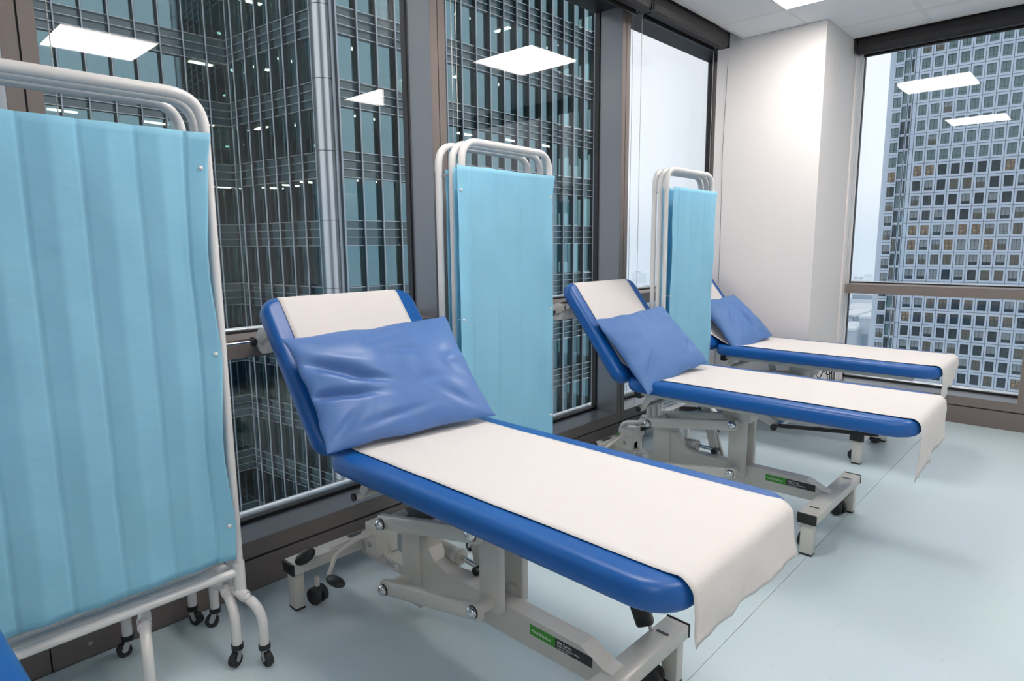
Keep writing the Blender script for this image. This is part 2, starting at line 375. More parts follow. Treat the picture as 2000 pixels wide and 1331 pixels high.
def mullion(n, a, b_, axis, top=2.8):
    w = struct('trim_%d' % n); c = (a + b_) / 2; D = (FX - FG) if axis == 'y' else (GY - FY)
    for u0, u1 in ((a, c - .0025), (c + .0025, b_)):
        if axis == 'y': MB().box(FX - D - .03, FX, u0, u1, .127, top).build('mullion_half', M['frame'], w)
        else: MB().box(u0, u1, FY, FY + D + .03, .127, top).build('mullion_half', M['frame'], w)
    if axis == 'y': MB().box(FX - D + .012, FX - .001, a - .0015, a, ZB + .002, ZT - .005).build('reveal_sheen', M['frame_l'], w)  # thin skin, its grey-blue colour painting the outdoor reflection on the mullion side
    if axis == 'y': MB().box(FX - D, FX - .006, c - .003, c + .003, .127, top).build('joint', M['groove'], w)
    else: MB().box(c - .003, c + .003, FY + .006, FY + D, .127, top).build('joint', M['groove'], w)
ms = [-2.55 + .0, -1.035, .4115, 1.876, 3.323]
for i, c in enumerate(ms[1:]): mullion(i + 1, c - .041, c + .041, 'y')
window(1, -2.55, -1.035 - .041, 'y'); window(2, -1.035 + .041, .4115 - .041, 'y')
window(3, .4115 + .041, 1.876 - .041, 'y'); window(4, 1.876 + .041, 3.323 - .041, 'y'); window(5, 3.323 + .041, 4.745, 'y')
w = struct('trim_5'); MB().box(-2.38, -2.19, 4.745, 5.30, 0, 2.8).build('corner_frame', M['frame'], w)
MB().box(-2.20, -1.475, 5.31, 5.43, 0, 2.8).build('corner_panel', M['frame'], w)
window(6, -1.470, -.353, 'x', .186); mullion(6, -.353, -.271, 'x'); window(7, -.271, 1.10, 'x', .186); mullion(7, 1.10, 1.18, 'x'); window(8, 1.18, 2.2, 'x', .186)
w = struct('wall_far'); MB().box(2.2, X1, FY, 5.43, .127, 2.8).build('plaster', M['wall'], w)
w = struct('trim_8'); MB().box(-2.36, -2.20, Y0, -2.55, 0, 2.8).build('end_frame', M['frame'], w)

# roller blinds in the ceiling recess
def chain(parent, p, z1, z0, name='bead_chain'):
    mb = MB(); mb.tube([(p[0], p[1], z1), (p[0] + .0, p[1], z0)], .0011, 6)
    z = z1
    t = bmesh.new(); bmesh.ops.create_icosphere(t, subdivisions=1, radius=.0024)
    vs = [v.co.copy() for v in t.verts]; fs = [[v.index for v in f.verts] for f in t.faces]; t.free()
    while z > z0:
        mb._fin([v + Vector((p[0], p[1], z)) for v in vs], fs); z -= .0085
    o = mb.build(name, M['bead'], parent); return o
def blind(label, axis, a, b_, chains, drop=.0):
    t = thing('roller_blind', label, 'blind', ((-2.05, (a+b_)/2, 2.54) if axis == 'y' else ((a+b_)/2, 5.10, 2.54)), 0, 'black roller blinds')
    off = t.location
    L = (b_ - a) / 2
    prof = [(-.035, .10), (.035, .10), (.040, .045), (.034, .012), (.018, 0), (-.02, 0), (-.04, .02), (-.045, .06)]
    def mv(mb):
        if axis == 'x':
            for v in mb.b.verts: v.co = Vector((-v.co.y, v.co.x, v.co.z)) * 1.0; v.co = Vector((v.co.x * -1, -v.co.y, v.co.z))
        return mb
    mv(MB().prism([(x, z) for x, z in prof], 'y', -L + .01, L - .01)).build('cassette', M['blind'], t)
    for s in (-1, 1):
        mv(MB().box(-.05, .042, s*L - .006, s*L + .006, .004, .10)).build('end_cap', M['black'], t)
    mv(MB().tube([(-.02, -L + .02, .055), (-.02, L - .02, .055)], .03, 16)).build('roller', M['blind'], t)
    mv(MB().box(-.049, -.046, -L + .03, L - .03, .0 - drop, .06)).build('fabric', M['blind'], t)
    mv(MB().box(-.054, -.042, -L + .03, L - .03, -.012 - drop, .003 - drop)).build('bottom_bar', M['black'], t)
    for c in chains:
        if axis == 'y': chain(t, (c[0] - off.x, c[1] - off.y), .04, c[2] - 2.54)
        else: chain(t, (c[0] - off.x, c[1] - off.y), .04, c[2] - 2.54)
    return t
blind('black roller blind over the window between the two middle mullions', 'y', 1.90, 3.315, [(-2.12, 1.90, .30), (-2.13, 1.935, .55)])
blind('black roller blind at the top of the last left window, beside the column', 'y', 3.335, 4.30, [(-2.145, 3.33, .25), (-2.10, 3.355, .25), (-2.12, 4.30, .35)])
blind('black roller blind over the window behind the large blue screen', 'y', .44, 1.87, [(-2.13, .47, .3)])
blind('black roller blind across the far right window with the stone-grey tower', 'x', -1.435, -.31, [(-1.425, 5.15, .18), (-1.41, 5.13, .18)])
blind('black roller blind on the far window beyond the right edge', 'x', -.29, 1.12, [])

# the building the room belongs to, seen mirrored in the towers
w = struct('wall_outside')
MB().box(-2.40, 26, -26, 5.5, 3.02, 70).build('floors_above', M['conc'], w)
MB().box(-2.40, 26, -26, 5.5, -118, -.26).build('floors_below', M['conc'], w)
#PART3
# ------------------------------------------------------------------ outdoors: glass office tower on the left
T = thing('office_tower', 'dark glass office tower with silver mullions filling the left windows', 'building', (-48.5, 21.4, -118))
TZ = 118
FLH, SPH, PH = 4.37, 1.615, .538
z_top = 7.24                                            # a spandrel top; others every FLH
KS = range(-7, 6)
ZLO, ZHI = z_top - 7*FLH - SPH - FLH, z_top + 6*FLH
def local(v): return Vector((v[0] + 48.5, v[1] - 21.4, v[2] + TZ))
faces = []
faces.append(dict(p=Vector((-48.5, 4.9, 0)), d=Vector((0, 1, 0)), n=11, pitch=1.5))
d2 = Vector((10.44, 1.12, 0)).normalized()
faces.append(dict(p=Vector((-48.5, 21.4, 0)), d=d2, n=7, pitch=1.5))
faces.append(dict(p=Vector((-36.6, 23.0, 0)), d=Vector((0, 1, 0)), n=20, pitch=1.5))
tube_me = MB().tube([(0, 0, ZLO), (0, 0, ZHI)], .055, 10).b
def mesh_of(mb_b, name, m):
    me = bpy.data.meshes.new(name); bmesh.ops.recalc_face_normals(mb_b, faces=mb_b.faces[:]); mb_b.to_mesh(me); mb_b.free(); me.materials.append(m); return me
tube_me = mesh_of(tube_me, 'mullion', M['t_tube'])
fin_me = mesh_of(MB().box(-.02, .02, -.02, .30, ZLO, ZHI).b, 'mullion_fin', M['t_fin'])
VH = FLH - SPH
pane_me = mesh_of(MB().box(.03, 1.47, -.03, -.01, .03, VH - .03).b, 'vision_pane', M['t_glass'])
span_me = mesh_of(MB().box(.03, 1.47, -.05, -.01, .02, PH - .02).b, 'spandrel_panel', M['t_span'])
blind_me = [mesh_of(MB().box(.06, 1.44, -.32, -.30, VH * (1 - f), VH - .02).b, 'window_blind', M['t_blind']) for f in (.35, .6, .95)]
def T_inst(me, name, base, ang, z):
    o = bpy.data.objects.new(name, me); C.objects.link(o); o.parent = T
    l = local((base.x, base.y, z)); o.location = l; o.rotation_euler = (0, 0, ang); return o
rest_p, rest_s = MB(), MB(); cnt = dict(p=0, s=0)
camv = Vector((0, 0, 1.25))
cells = []
for fi, f in enumerate(faces):
    ang = math.atan2(f['d'].y, f['d'].x)
    # outward side: rotate so local -y is inside the building
    out = Vector((f['d'].y, -f['d'].x, 0))
    if out.x < 0 and fi != 1: out = -out
    f['out'] = out; f['ang'] = ang
    for i in range(f['n'] + 1):
        if fi == 1 and i == 0: continue
        b0 = f['p'] + f['d'] * f['pitch'] * i
        o = T_inst(tube_me, 'mullion', b0 + out * .33, 0, 0)
        g = bpy.data.objects.new('mullion_fin', fin_me); C.objects.link(g); g.parent = T; g.location = local(b0); g.rotation_euler = (0, 0, math.atan2(out.y, out.x) - math.pi/2)
    for k in KS:
        zt = z_top + k * FLH
        for q in range(4):
            zz = zt - q * PH
            a = f['p'] + out * .20; b1 = a + f['d'] * f['pitch'] * f['n']
            MB().bar(local((a.x, a.y, zz)), local((b1.x, b1.y, zz)), .04, .045).build('facade_rail', M['t_tube'], T)
        for i in range(f['n']):
            cells.append((fi, i, k))
def ang_for(f):                                         # local +x along d or -d so that local +y points outwards
    return math.atan2(f['out'].y, f['out'].x) - math.pi/2
def dist(c):
    f = faces[c[0]]; p = f['p'] + f['d'] * 1.5 * c[1]; p.z = z_top + FLH * c[2]
    return (p - camv).length
cells.sort(key=dist)
blinds = 0
for n, (fi, i, k) in enumerate(cells):
    f = faces[fi]; A = ang_for(f); xa = Vector((math.cos(A), math.sin(A), 0))
    start = f['p'] + f['d'] * 1.5 * (i if xa.dot(f['d']) > 0 else i + 1)
    zt = z_top + k * FLH
    if n < 290: T_inst(pane_me, 'vision_pane', start, A, zt)
    else:
        rot = Matrix.Rotation(A, 3, 'Z'); c0 = local((start.x, start.y, zt))
        rest_p._fin([c0 + rot @ v.co for v in pane_me.vertices], [list(p.vertices) for p in pane_me.polygons])
    for q in range(3):
        zz = zt - (q + 1) * PH
        if cnt['s'] < 290: T_inst(span_me, 'spandrel_panel', start, A, zz); cnt['s'] += 1
        else:
            rot = Matrix.Rotation(A, 3, 'Z'); c0 = local((start.x, start.y, zz))
            rest_s._fin([c0 + rot @ v.co for v in span_me.vertices], [list(p.vertices) for p in span_me.polygons])
    r = random.random()
    if blinds < 280 and r < (.75 if k > 0 else .45):
        blinds += 1; T_inst(random.choice(blind_me), 'window_blind', start, A, zt)
rest_p.build('vision_panes', M['t_glass'], T)['kind'] = 'stuff'
rest_s.build('spandrel_panels', M['t_span'], T)['kind'] = 'stuff'
# floors, core wall and lamps inside
e2 = faces[1]['p'] + d2 * 10.5
for k in range(-8, 7):
    zt = z_top + k * FLH
    poly = [(-48.95, 4.5), (-48.95, 21.85), (e2.x - .2, e2.y + .55), (-37.1, 23.3), (-37.05, 53.5), (-58, 53.5), (-58, 4.5)]
    MB().prism([(x + 48.5, y - 21.4) for x, y in poly], 'z', zt - SPH + .1 + TZ, zt - .25 + TZ).build('floor_slab', M['t_floor'], T)
MB().box(-9.5, -7.2, -17, 32, ZLO + TZ, ZHI + TZ).box(5, 5.3, 5, 32, ZLO + TZ, ZHI + TZ).build('core_wall', M['t_core'], T)
lamp_me = mesh_of(MB().box(-.17, .17, -.8, .8, -.07, 0).b, 'office_lamp', M['lamp'])
nl = 0
for k in range(-3, 6):
    zc = z_top + k * FLH - SPH + .09
    for (x, y) in [(-50.5, 12), (-50.5, 17), (-47.5, 23.6), (-44.5, 24), (-41.5, 24.2), (-38.6, 25.5), (-38.6, 28.5), (-38.6, 31.5), (-38.6, 36), (-38.6, 40.5), (-42.5, 27), (-42.5, 34), (-49.5, 20), (-38.8, 46)]:
        if random.random() < .15: continue
        if random.random() < .85:
            o = bpy.data.objects.new('office_lamp', lamp_me); C.objects.link(o); o.parent = T; o.location = local((x + random.uniform(-.4, .4), y + random.uniform(-.7, .7), zc)); o.rotation_euler = (0, 0, random.choice((0, math.pi/2, .1)))
# round stainless corner column and the two slimmer tubes beside it
cc = local((-37.35, 22.55, 0))
MB().tube([(cc.x, cc.y, ZLO + TZ), (cc.x, cc.y, ZHI + TZ)], .60, 32).build('corner_column', M['t_col'], T)
for dx, dy in ((-.72, -.14), (.62, .42)):
    MB().tube([(cc.x + dx, cc.y + dy, ZLO + TZ), (cc.x + dx, cc.y + dy, ZHI + TZ)], .13, 16).build('corner_tube', M['t_tube'], T)
for k in KS:
    zt = z_top + k * FLH
    MB().tube([(cc.x, cc.y, zt - .02 + TZ), (cc.x, cc.y, zt + .02 + TZ)], .607, 32).build('column_joint', M['t_fin'], T)
MB().box(-9.6, -.4, -17, 32.5, .5, ZLO + TZ).build('lower_storeys', M['t_span'], T)

# ------------------------------------------------------------------ steel clad tower on the right
B = thing('steel_tower', 'pale steel-clad high-rise with a grid of square windows', 'building', (-47.6, 200, -118))
def L2(x, z): return (x + 47.6, 0, z + TZ)
BW, BH = 2.79, 3.87
ring = MB()
def frame_ring(mb, w, h, ww, wh, wx=0, wz=0, t=.35, g=.05):
    # cladding cell centred at 0 with a window hole; g = recessed joint, y is depth (outwards = -y)
    x0, x1, z0, z1 = -w/2 + g, w/2 - g, -h/2 + g, h/2 - g
    a0, a1, c0, c1 = wx - ww/2, wx + ww/2, wz - wh/2, wz + wh/2
    mb.box(x0, a0, -t, 0, z0, z1); mb.box(a1, x1, -t, 0, z0, z1); mb.box(a0, a1, -t, 0, c1, z1); mb.box(a0, a1, -t, 0, z0, c0)
    return mb
ring_me = mesh_of(frame_ring(MB(), BW, BH, 1.84, 2.62).b, 'cladding_panel', M['b_clad'])
ring2_me = mesh_of(frame_ring(MB(), 2.35, BH, 1.84, 2.62).b, 'cladding_panel', M['b_clad'])
ring3_me = mesh_of(frame_ring(MB(), 1.45, BH, 1.15, 3.25, 0, .1).b, 'cladding_panel', M['b_clad'])
ring4_me = mesh_of(frame_ring(MB(), 1.0, BH, .62, 3.25, 0, .1).b, 'cladding_panel', M['b_clad'])
def win_me(ww, wh, glass, blindh=0, cross=True):
    mb = MB().mat(0).box(-ww/2, ww/2, .02, .08, -wh/2, wh/2).mat(1)
    if cross:
        mb.box(-.035, .035, -.06, .02, -wh/2, wh/2); mb.box(-ww/2, ww/2, -.05, .02, -wh/2 + wh*.27, -wh/2 + wh*.27 + .06)
    for a in ((-ww/2, -ww/2 + .05, -wh/2, wh/2), (ww/2 - .05, ww/2, -wh/2, wh/2), (-ww/2, ww/2, wh/2 - .05, wh/2), (-ww/2, ww/2, -wh/2, -wh/2 + .05)):
        mb.box(a[0], a[1], -.06, .02, a[2], a[3])
    mats_ = [glass, M['b_frame']]
    if blindh:
        mb.mat(2).box(-ww/2 + .06, ww/2 - .06, .0, .018, wh/2 - wh * blindh, wh/2 - .05); mats_.append(M['b_blind'])
    bmesh.ops.recalc_face_normals(mb.b, faces=mb.b.faces[:]); me = bpy.data.meshes.new('window'); mb.b.to_mesh(me); mb.b.free()
    for q in mats_: me.materials.append(q)
    return me
wm = dict(teal=win_me(1.84, 2.62, M['b_glass']), dark=win_me(1.84, 2.62, M['b_glass2']), lit=win_me(1.84, 2.62, M['b_lit']), dim=win_me(1.84, 2.62, M['b_lit2']),
          bl=win_me(1.84, 2.62, M['b_glass2'], .72), bh=win_me(1.84, 2.62, M['b_lit2'], .45), bf=win_me(1.84, 2.62, M['b_glass2'], .96))
nw = [win_me(1.15, 3.25, g, 0, False) for g in (M['b_glass'], M['b_glass2'], M['b_lit2'])]
nw2 = [win_me(.62, 3.25, g, 0, False) for g in (M['b_glass'], M['b_glass2'], M['b_lit2'])]
def B_inst(me, name, x, z, y=0):
    o = bpy.data.objects.new(name, me); C.objects.link(o); o.parent = B; o.location = (x + 47.6, y, z + TZ); return o
def pick(r):
    if r < 8: ch = ['teal'] * 14 + ['dark', 'bh']
    elif r < 9: ch = ['dark'] * 8 + ['lit']
    elif r < 12: ch = ['lit', 'bl', 'dark', 'dark', 'bh', 'bl', 'bl', 'dim', 'dark']
    elif r < 14: ch = ['bl', 'bh', 'dim', 'lit', 'bf']
    elif r < 17: ch = ['bf', 'bl', 'bh', 'bl', 'dark', 'dim']
    else: ch = ['dim', 'dark', 'bh', 'bl', 'dark', 'dark', 'dark', 'bl', 'dim', 'lit']
    return wm[random.choice(ch)]
ROWS = range(-1, 24)
z00 = 49.1 + 1.25
for r in ROWS:
    z = z00 - r * BH
    for k in range(11):
        x = -39.62 + k * BW
        B_inst(ring_me, 'cladding_panel', x, z); B_inst(pick(r), 'window', x, z + .02)
    B_inst(ring2_me, 'end_bay_panel', -45.5, z - 1.2, -.5); B_inst(pick(r), 'end_bay_window', -45.5, z - 1.18, -.5)
    B_inst(ring3_me, 'narrow_panel', -43.85, z - .2, -.1); B_inst(nw[random.choice((0, 0, 1, 2) if r > 8 else (0, 0, 0, 1))], 'narrow_window', -43.85, z - .1, -.1)
    B_inst(ring4_me, 'slim_panel', -42.5, z - .2, -.2); B_inst(nw2[random.choice((0, 1, 2) if r > 8 else (0, 0, 1))], 'slim_window', -42.5, z - .1, -.2)
    MB().box(47.6 - 41.92, 47.6 - 41.1, -.35, .3, z - BH/2 + .05 + TZ, z + BH/2 - .05 + TZ).build('corner_pier_panel', M['b_clad'], B)
MB().box(.1, 37, .12, 30, .5, 58 + TZ).build('tower_core', M['b_joint'], B)
MB().box(-.25, .95, -.6, .1, .5, 58 + TZ).build('edge_pier', M['b_clad'], B)
MB().box(.1, 37, -.3, .12, .5, z00 - 23.6*BH + TZ).build('lower_facade', M['b_clad'], B)

# ------------------------------------------------------------------ city far below between tower and column
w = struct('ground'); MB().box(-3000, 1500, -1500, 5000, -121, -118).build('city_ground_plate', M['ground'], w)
def at(px, py, Y):                     # a building position at depth Y (metres) given as direction ratios
    return px * Y, 1.25 + py * Y
def city(name, label, Y, x0, x1, ztop, depth, m, extras=()):
    t = thing(name, label, 'building', ((x0 + x1)/2 * Y, Y, -118))
    hw = (x1 - x0)/2 * Y; zt = 1.25 + ztop * Y + 118
    MB().box(-hw, hw, 0, depth, 0, zt).build('walls', m, t)
    MB().box(-hw - .4, hw + .4, -.4, depth + .4, zt, zt + 1.2).build('roof_edge', M['haze4'], t)
    for (a, b_, z0, z1, mm, nm) in extras:
        MB().box(-hw + a*2*hw, -hw + b_*2*hw, -.5, .3, zt*0 + 119.25 + z0*Y, 119.25 + z1*Y).build(nm, mm, t)
    return t
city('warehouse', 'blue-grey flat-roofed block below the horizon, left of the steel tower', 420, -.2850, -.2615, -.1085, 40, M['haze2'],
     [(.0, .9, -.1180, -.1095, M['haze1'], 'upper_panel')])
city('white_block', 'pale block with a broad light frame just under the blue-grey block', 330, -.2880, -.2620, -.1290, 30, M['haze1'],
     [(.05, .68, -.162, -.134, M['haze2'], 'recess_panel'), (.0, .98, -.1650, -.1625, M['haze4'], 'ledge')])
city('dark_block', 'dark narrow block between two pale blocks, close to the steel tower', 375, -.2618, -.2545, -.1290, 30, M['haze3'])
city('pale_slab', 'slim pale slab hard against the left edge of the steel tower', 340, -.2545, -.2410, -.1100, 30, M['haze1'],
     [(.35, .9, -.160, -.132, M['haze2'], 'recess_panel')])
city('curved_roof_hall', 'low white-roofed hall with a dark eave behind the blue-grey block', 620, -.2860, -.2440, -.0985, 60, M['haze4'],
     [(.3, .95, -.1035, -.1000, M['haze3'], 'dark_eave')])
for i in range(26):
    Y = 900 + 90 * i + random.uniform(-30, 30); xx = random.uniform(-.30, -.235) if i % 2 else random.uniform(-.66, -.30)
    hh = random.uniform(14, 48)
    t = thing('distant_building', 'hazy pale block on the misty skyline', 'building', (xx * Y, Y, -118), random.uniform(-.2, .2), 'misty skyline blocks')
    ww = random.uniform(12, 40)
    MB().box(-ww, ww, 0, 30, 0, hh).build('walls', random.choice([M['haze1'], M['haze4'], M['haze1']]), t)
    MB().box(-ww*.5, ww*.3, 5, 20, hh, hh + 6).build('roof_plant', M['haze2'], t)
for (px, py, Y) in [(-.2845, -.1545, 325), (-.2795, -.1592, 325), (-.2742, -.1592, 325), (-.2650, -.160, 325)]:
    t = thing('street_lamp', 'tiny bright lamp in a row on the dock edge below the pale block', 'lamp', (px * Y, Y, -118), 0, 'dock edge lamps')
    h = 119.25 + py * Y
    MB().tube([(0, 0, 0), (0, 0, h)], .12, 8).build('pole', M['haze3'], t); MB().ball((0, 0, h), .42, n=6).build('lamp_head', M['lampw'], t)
#PART4
# ------------------------------------------------------------------ couches
def rounded_pad(L0, L1, wd, z0, z1, rc, re, m=None):
    t = bmesh.new(); bmesh.ops.create_cube(t, size=1)
    for v in t.verts: v.co = Vector(((L0+L1)/2 + v.co.x*(L1-L0), v.co.y*wd, (z0+z1)/2 + v.co.z*(z1-z0)))
    ve = [e for e in t.edges if abs(e.verts[0].co.z - e.verts[1].co.z) > 1e-5]
    bmesh.ops.bevel(t, geom=ve, offset=rc, segments=6, profile=.5, affect='EDGES')
    he = [e for e in t.edges if len(e.link_faces) == 2 and any(abs(f.normal.z) > .9 for f in e.link_faces) and not all(abs(f.normal.z) > .9 for f in e.link_faces)]
    t.normal_update()
    he = [e for e in t.edges if len(e.link_faces) == 2 and (abs(e.link_faces[0].normal.z) > .9) != (abs(e.link_faces[1].normal.z) > .9)]
    bmesh.ops.bevel(t, geom=he, offset=re, segments=5, profile=.55, affect='EDGES')
    mb = MB(); mb._take(t, True); return mb
HX, HZ = -.317, .607                       # backrest hinge, local
BA = math.atan2(.455, -.355)               # backrest slope
bdir = Vector((math.cos(BA), 0, math.sin(BA))); bnor = Vector((bdir.z, 0, -bdir.x))
if bnor.x < 0: bnor = -bnor
def onback(s, n): return Vector((HX, 0, HZ)) + bdir * s + bnor * n
Z0, Z1c = .575, .640

def caster(parent, x, y, r=.031, h=.10, rz=0, name='caster'):
    R = Matrix.Rotation(rz, 3, 'Z')
    mb = MB(); mb.tube([(x, y, .045), (x, y, h)], .009, 10); st = mb.build('caster_stem', M['cream'], parent)
    o = MB()
    for s in (-1, 1):
        a = Vector((x, y, r)) + R @ Vector((0, s * .006, 0)); b_ = Vector((x, y, r)) + R @ Vector((0, s * .026, 0))
        o.tube([a, a.lerp(b_, .15), a.lerp(b_, .8), b_], r, 20, rs=[r*.93, r, r, r*.86])
    o.ball((x, y, r + .012), .022, n=8)
    o.build(name, M['rubber'], parent)

def couch(label, loc, rz, dz, paper_label=None, drape=None, has_paper=True, rod=False, foot=.913):
    t = thing('examination_couch', label, 'couch', loc, rz, 'blue adjustable examination couches')
    Zs = Z0 + dz
    # --- upholstery
    rounded_pad(HX + .008, foot, .615, Z0 + dz, Z1c + dz, .095, .028).build('seat_cushion', M['vinyl_blue'], t)
    bp = rounded_pad(0, .583, .615, -.032, .033, .06, .028)
    for v in bp.b.verts: v.co = onback(v.co.x, v.co.z) + Vector((0, v.co.y, dz))
    bk = bp.build('backrest_cushion', M['vinyl_blue'], t)
    # --- under-cushion frames
    for s in (-1, 1):
        MB().box(HX + .04, .80, s*.20 - .0125, s*.20 + .0125, Zs - .032, Zs - .004, .003).build('platform_rail', M['cream'], t)
        MB().bar(onback(.03, -.048) + Vector((0, s*.20, dz)), onback(.50, -.048) + Vector((0, s*.20, dz)), .025, .025, up=bnor).build('backrest_rail', M['cream'], t)
        MB().box(HX + .03, HX + .062, s*.20 - .02, s*.20 + .02, Zs - .045, Zs - .002).build('hinge_block', M['black'], t)
    for x in (HX + .10, .165, .78):
        MB().box(x - .0125, x + .0125, -.20, .20, Zs - .034, Zs - .008).build('cross_rail', M['cream'], t)
    MB().bar(onback(.48, -.048) + Vector((0, -.2, dz)), onback(.48, -.048) + Vector((0, .2, dz)), .025, .025).build('cross_rail', M['cream'], t)
    MB().box(.79, .86, -.215, -.175, Zs - .014, Zs, .002).box(.79, .86, .175, .215, Zs - .014, Zs, .002).build('foot_bracket', M['steel'], t)
    # hinge brackets with black-capped cross tube
    xb, zb = HX + .06, Zs - .098
    MB().tube([(xb, -.225, zb), (xb, .225, zb)], .012, 14).build('pivot_tube', M['cream'], t)
    for s in (-1, 1):
        MB().tube([(xb, s*.225, zb), (xb, s*.232, zb)], .0125, 14).build('end_plug', M['black'], t)
        MB().prism([(xb - .014, zb - .012), (xb + .014, zb - .012), (xb + .075, Zs - .02), (xb + .035, Zs - .02)], 'y', s*.205 - .003, s*.205 + .003).build('bracket_plate', M['cream'], t)
    # backrest support arm and gas strut
    a = onback(.28, -.06) + Vector((0, .06, dz))
    MB().tube([(xb, .06, zb), tuple(a)], .009, 12).build('gas_strut', M['steel'], t)
    # front folding support with dark rod
    if rod:
        MB().bar((.33, -.22, Zs - .02), (.40, -.22, Zs - .052), .006, .035, up=(1, 0, 0)).build('bracket_plate', M['cream'], t)
        MB().tube([(.40, -.235, Zs - .058), (.40, .2, Zs - .058)], .0125, 14).build('pivot_tube', M['steel'], t)
        MB().tube([(.40, -.235, Zs - .058), (.40, -.245, Zs - .058)], .014, 14).build('end_plug', M['black'], t)
        MB().bar((.41, -.21, Zs - .056), (.78, -.21, Zs - .02), .012, .014).build('support_rod', M['rubber'], t)
        MB().box(.115, .155, -.11, -.08, Zs - .032, Zs - .004).build('stop_block', M['black'], t)
    # --- base: two end beams on legs
    for e, X in ((-1, -.572), (1, .572)):
        MB().box(X - .036, X + .036, -.300, .300, .137, .177, .004).build('end_beam', M['cream'], t)
        for s in (-1, 1):
            MB().box(X - .0375, X + .0375, min(s*.300, s*.309), max(s*.300, s*.309), .1355, .1785, .004).build('beam_cap', M['black'], t)
            MB().box(X - .024, X + .024, s*.278 - .0125 - .008, s*.278 + .0125 + .004, .008, .137, .002).build('leg', M['cream'], t)
            MB().box(X - .023, X + .023, s*.278 - .020, s*.278 + .016, 0, .009).build('rubber_foot', M['rubber'], t)
            caster(t, X - e*.028 + (.0 if e > 0 else -.004), s*.215, rz=random.uniform(-.5, .5))
            MB().box(X - .018, X + .018, s*.218 - .004, s*.218 + .004, .1775, .1788).build('slot', M['black'], t)
    # foot levers at the head end
    for s, tw in ((-1, 1), (1, -1)):
        MB().tube(arc([(-.57, s*.235, .165), (-.545, s*.235, .20), (-.49, s*.262, .215)], .02), .007, 10).build('lever_arm', M['cream'], t)
        mb = MB(); mb.ball((0, 0, 0), .0235, (1.9, .75, .95), 10)
        R = Matrix.Rotation(-.75, 4, 'Y') @ Matrix.Rotation(.5, 4, 'Z')
        for v in mb.b.verts: v.co = (R @ v.co) + Vector((-.515, s*.27, .205))
        mb.build('foot_pedal', M['black'], t)
    MB().tube([(-.53, -.17, .19), (-.36, .20, .305)], .0055, 8).build('linkage_rod', M['cream'], t)
    # hydraulic pump block with pedal bars
    MB().box(-.47, -.40, -.06, .03, .16, .275, .004).box(-.545, -.40, -.03, .0, .15, .20).build('pump_body', M['cream'], t)
    MB().tube([(-.44, -.065, .20), (-.44, -.055, .20)], .010, 12).build('bolt', M['chrome'], t)
    MB().tube(arc([(-.42, -.05, .245), (-.45, -.10, .235), (-.50, -.165, .175), (-.43, -.235, .150)], .03), .008, 12).build('pump_lever', M['cream'], t)
    mb = MB(); mb.ball((0, 0, 0), .021, (2.1, .9, .85), 10)
    for v in mb.b.verts: v.co = (Matrix.Rotation(.15, 4, 'Z') @ v.co) + Vector((-.385, -.235, .150))
    mb.build('pump_pedal', M['black'], t)
    # main beam: tall plate with a mitred foot end and a curved gusset at the head post
    MB().prism([(-.545, .118), (.53, .128), (.572, .178), (.545, .182), (.475, .215), (-.06, .218), (-.12, .235), (-.15, .27), (-.165, .30), (-.19, .30), (-.19, .16), (-.40, .155), (-.50, .177), (-.545, .177)], 'y', -.028, .028).build('main_beam', M['cream'], t)
    # head post (fixed) and lifting post
    MB().box(-.285, -.19, -.036, .036, .045, .345 + dz*.3, .003).build('fixed_post', M['cream'], t)
    MB().box(-.30, -.175, -.055, .05, .345 + dz*.3, .357 + dz*.3, .003).build('post_cap', M['black'], t)
    MB().box(.128, .21, -.062, -.036, .20 + dz, Zs - .01, .003).build('lifting_post', M['cream'], t)
    MB().box(.128, .21, .036, .062, .20 + dz, Zs - .01, .003).build('lifting_post', M['cream'], t)
    MB().box(.10, .235, -.075, .075, Zs - .11, Zs - .03, .004).build('head_block', M['cream'], t)
    # parallel links on both sides with chrome domed bolts
    for s in (-1, 1):
        for (xa, za, xb2, zb2) in ((-.265, .352, .172, .458 + dz), (-.265, .122, .172, .228 + dz)):
            yy = s * (.115 if s < 0 else .052); ys = .128 if s < 0 else .064
            MB().bar((xa - .02, yy, za), (xb2 + .02, yy, zb2), .026, .048, bev=.006).build('parallel_link', M['cream'], t)
            for (x, z) in ((xa, za), (xb2, zb2)):
                lb = MB(); lb.tube([(x, s*.03, z), (x, s*ys, z)], .019, 16); lb.build('pivot_sleeve', M['cream'], t)
                MB().tube([(x, s*ys, z), (x, s*(ys + .003), z)], .0195, 16).build('washer', M['rubber'], t)
                MB().ball((x, s*(ys + .006), z), .0185, (1, .75, 1), 10).build('domed_bolt', M['chrome'], t)
    # diagonal lift arm and actuator
    MB().bar((.17, .085, .47 + dz), (-.02, .085, .545 + dz), .022, .045).build('lift_arm', M['cream'], t)
    MB().bar((-.03, .06, .40 + dz), (.03, .06, .165), .03, .04).build('lift_arm', M['cream'], t)
    MB().bar((.04, .075, .16), (-.08, .075, .53 + dz), .014, .045).build('brace_plate', M['cream'], t)
    MB().tube([(-.25, .05, .235), (-.075, .05, .235)], .026, 18).build('actuator_body', M['cream'], t)
    MB().tube([(-.10, .05, .235), (-.08, .05, .235)], .029, 18).build('actuator_ring', M['white'], t)
    MB().tube([(-.075, .05, .235), (.02, .05, .232)], .009, 12).build('actuator_rod', M['chrome'], t)
    MB().tube([(.02, .02, .232), (.02, .085, .232)], .0135, 12).build('rod_pin', M['black'], t)
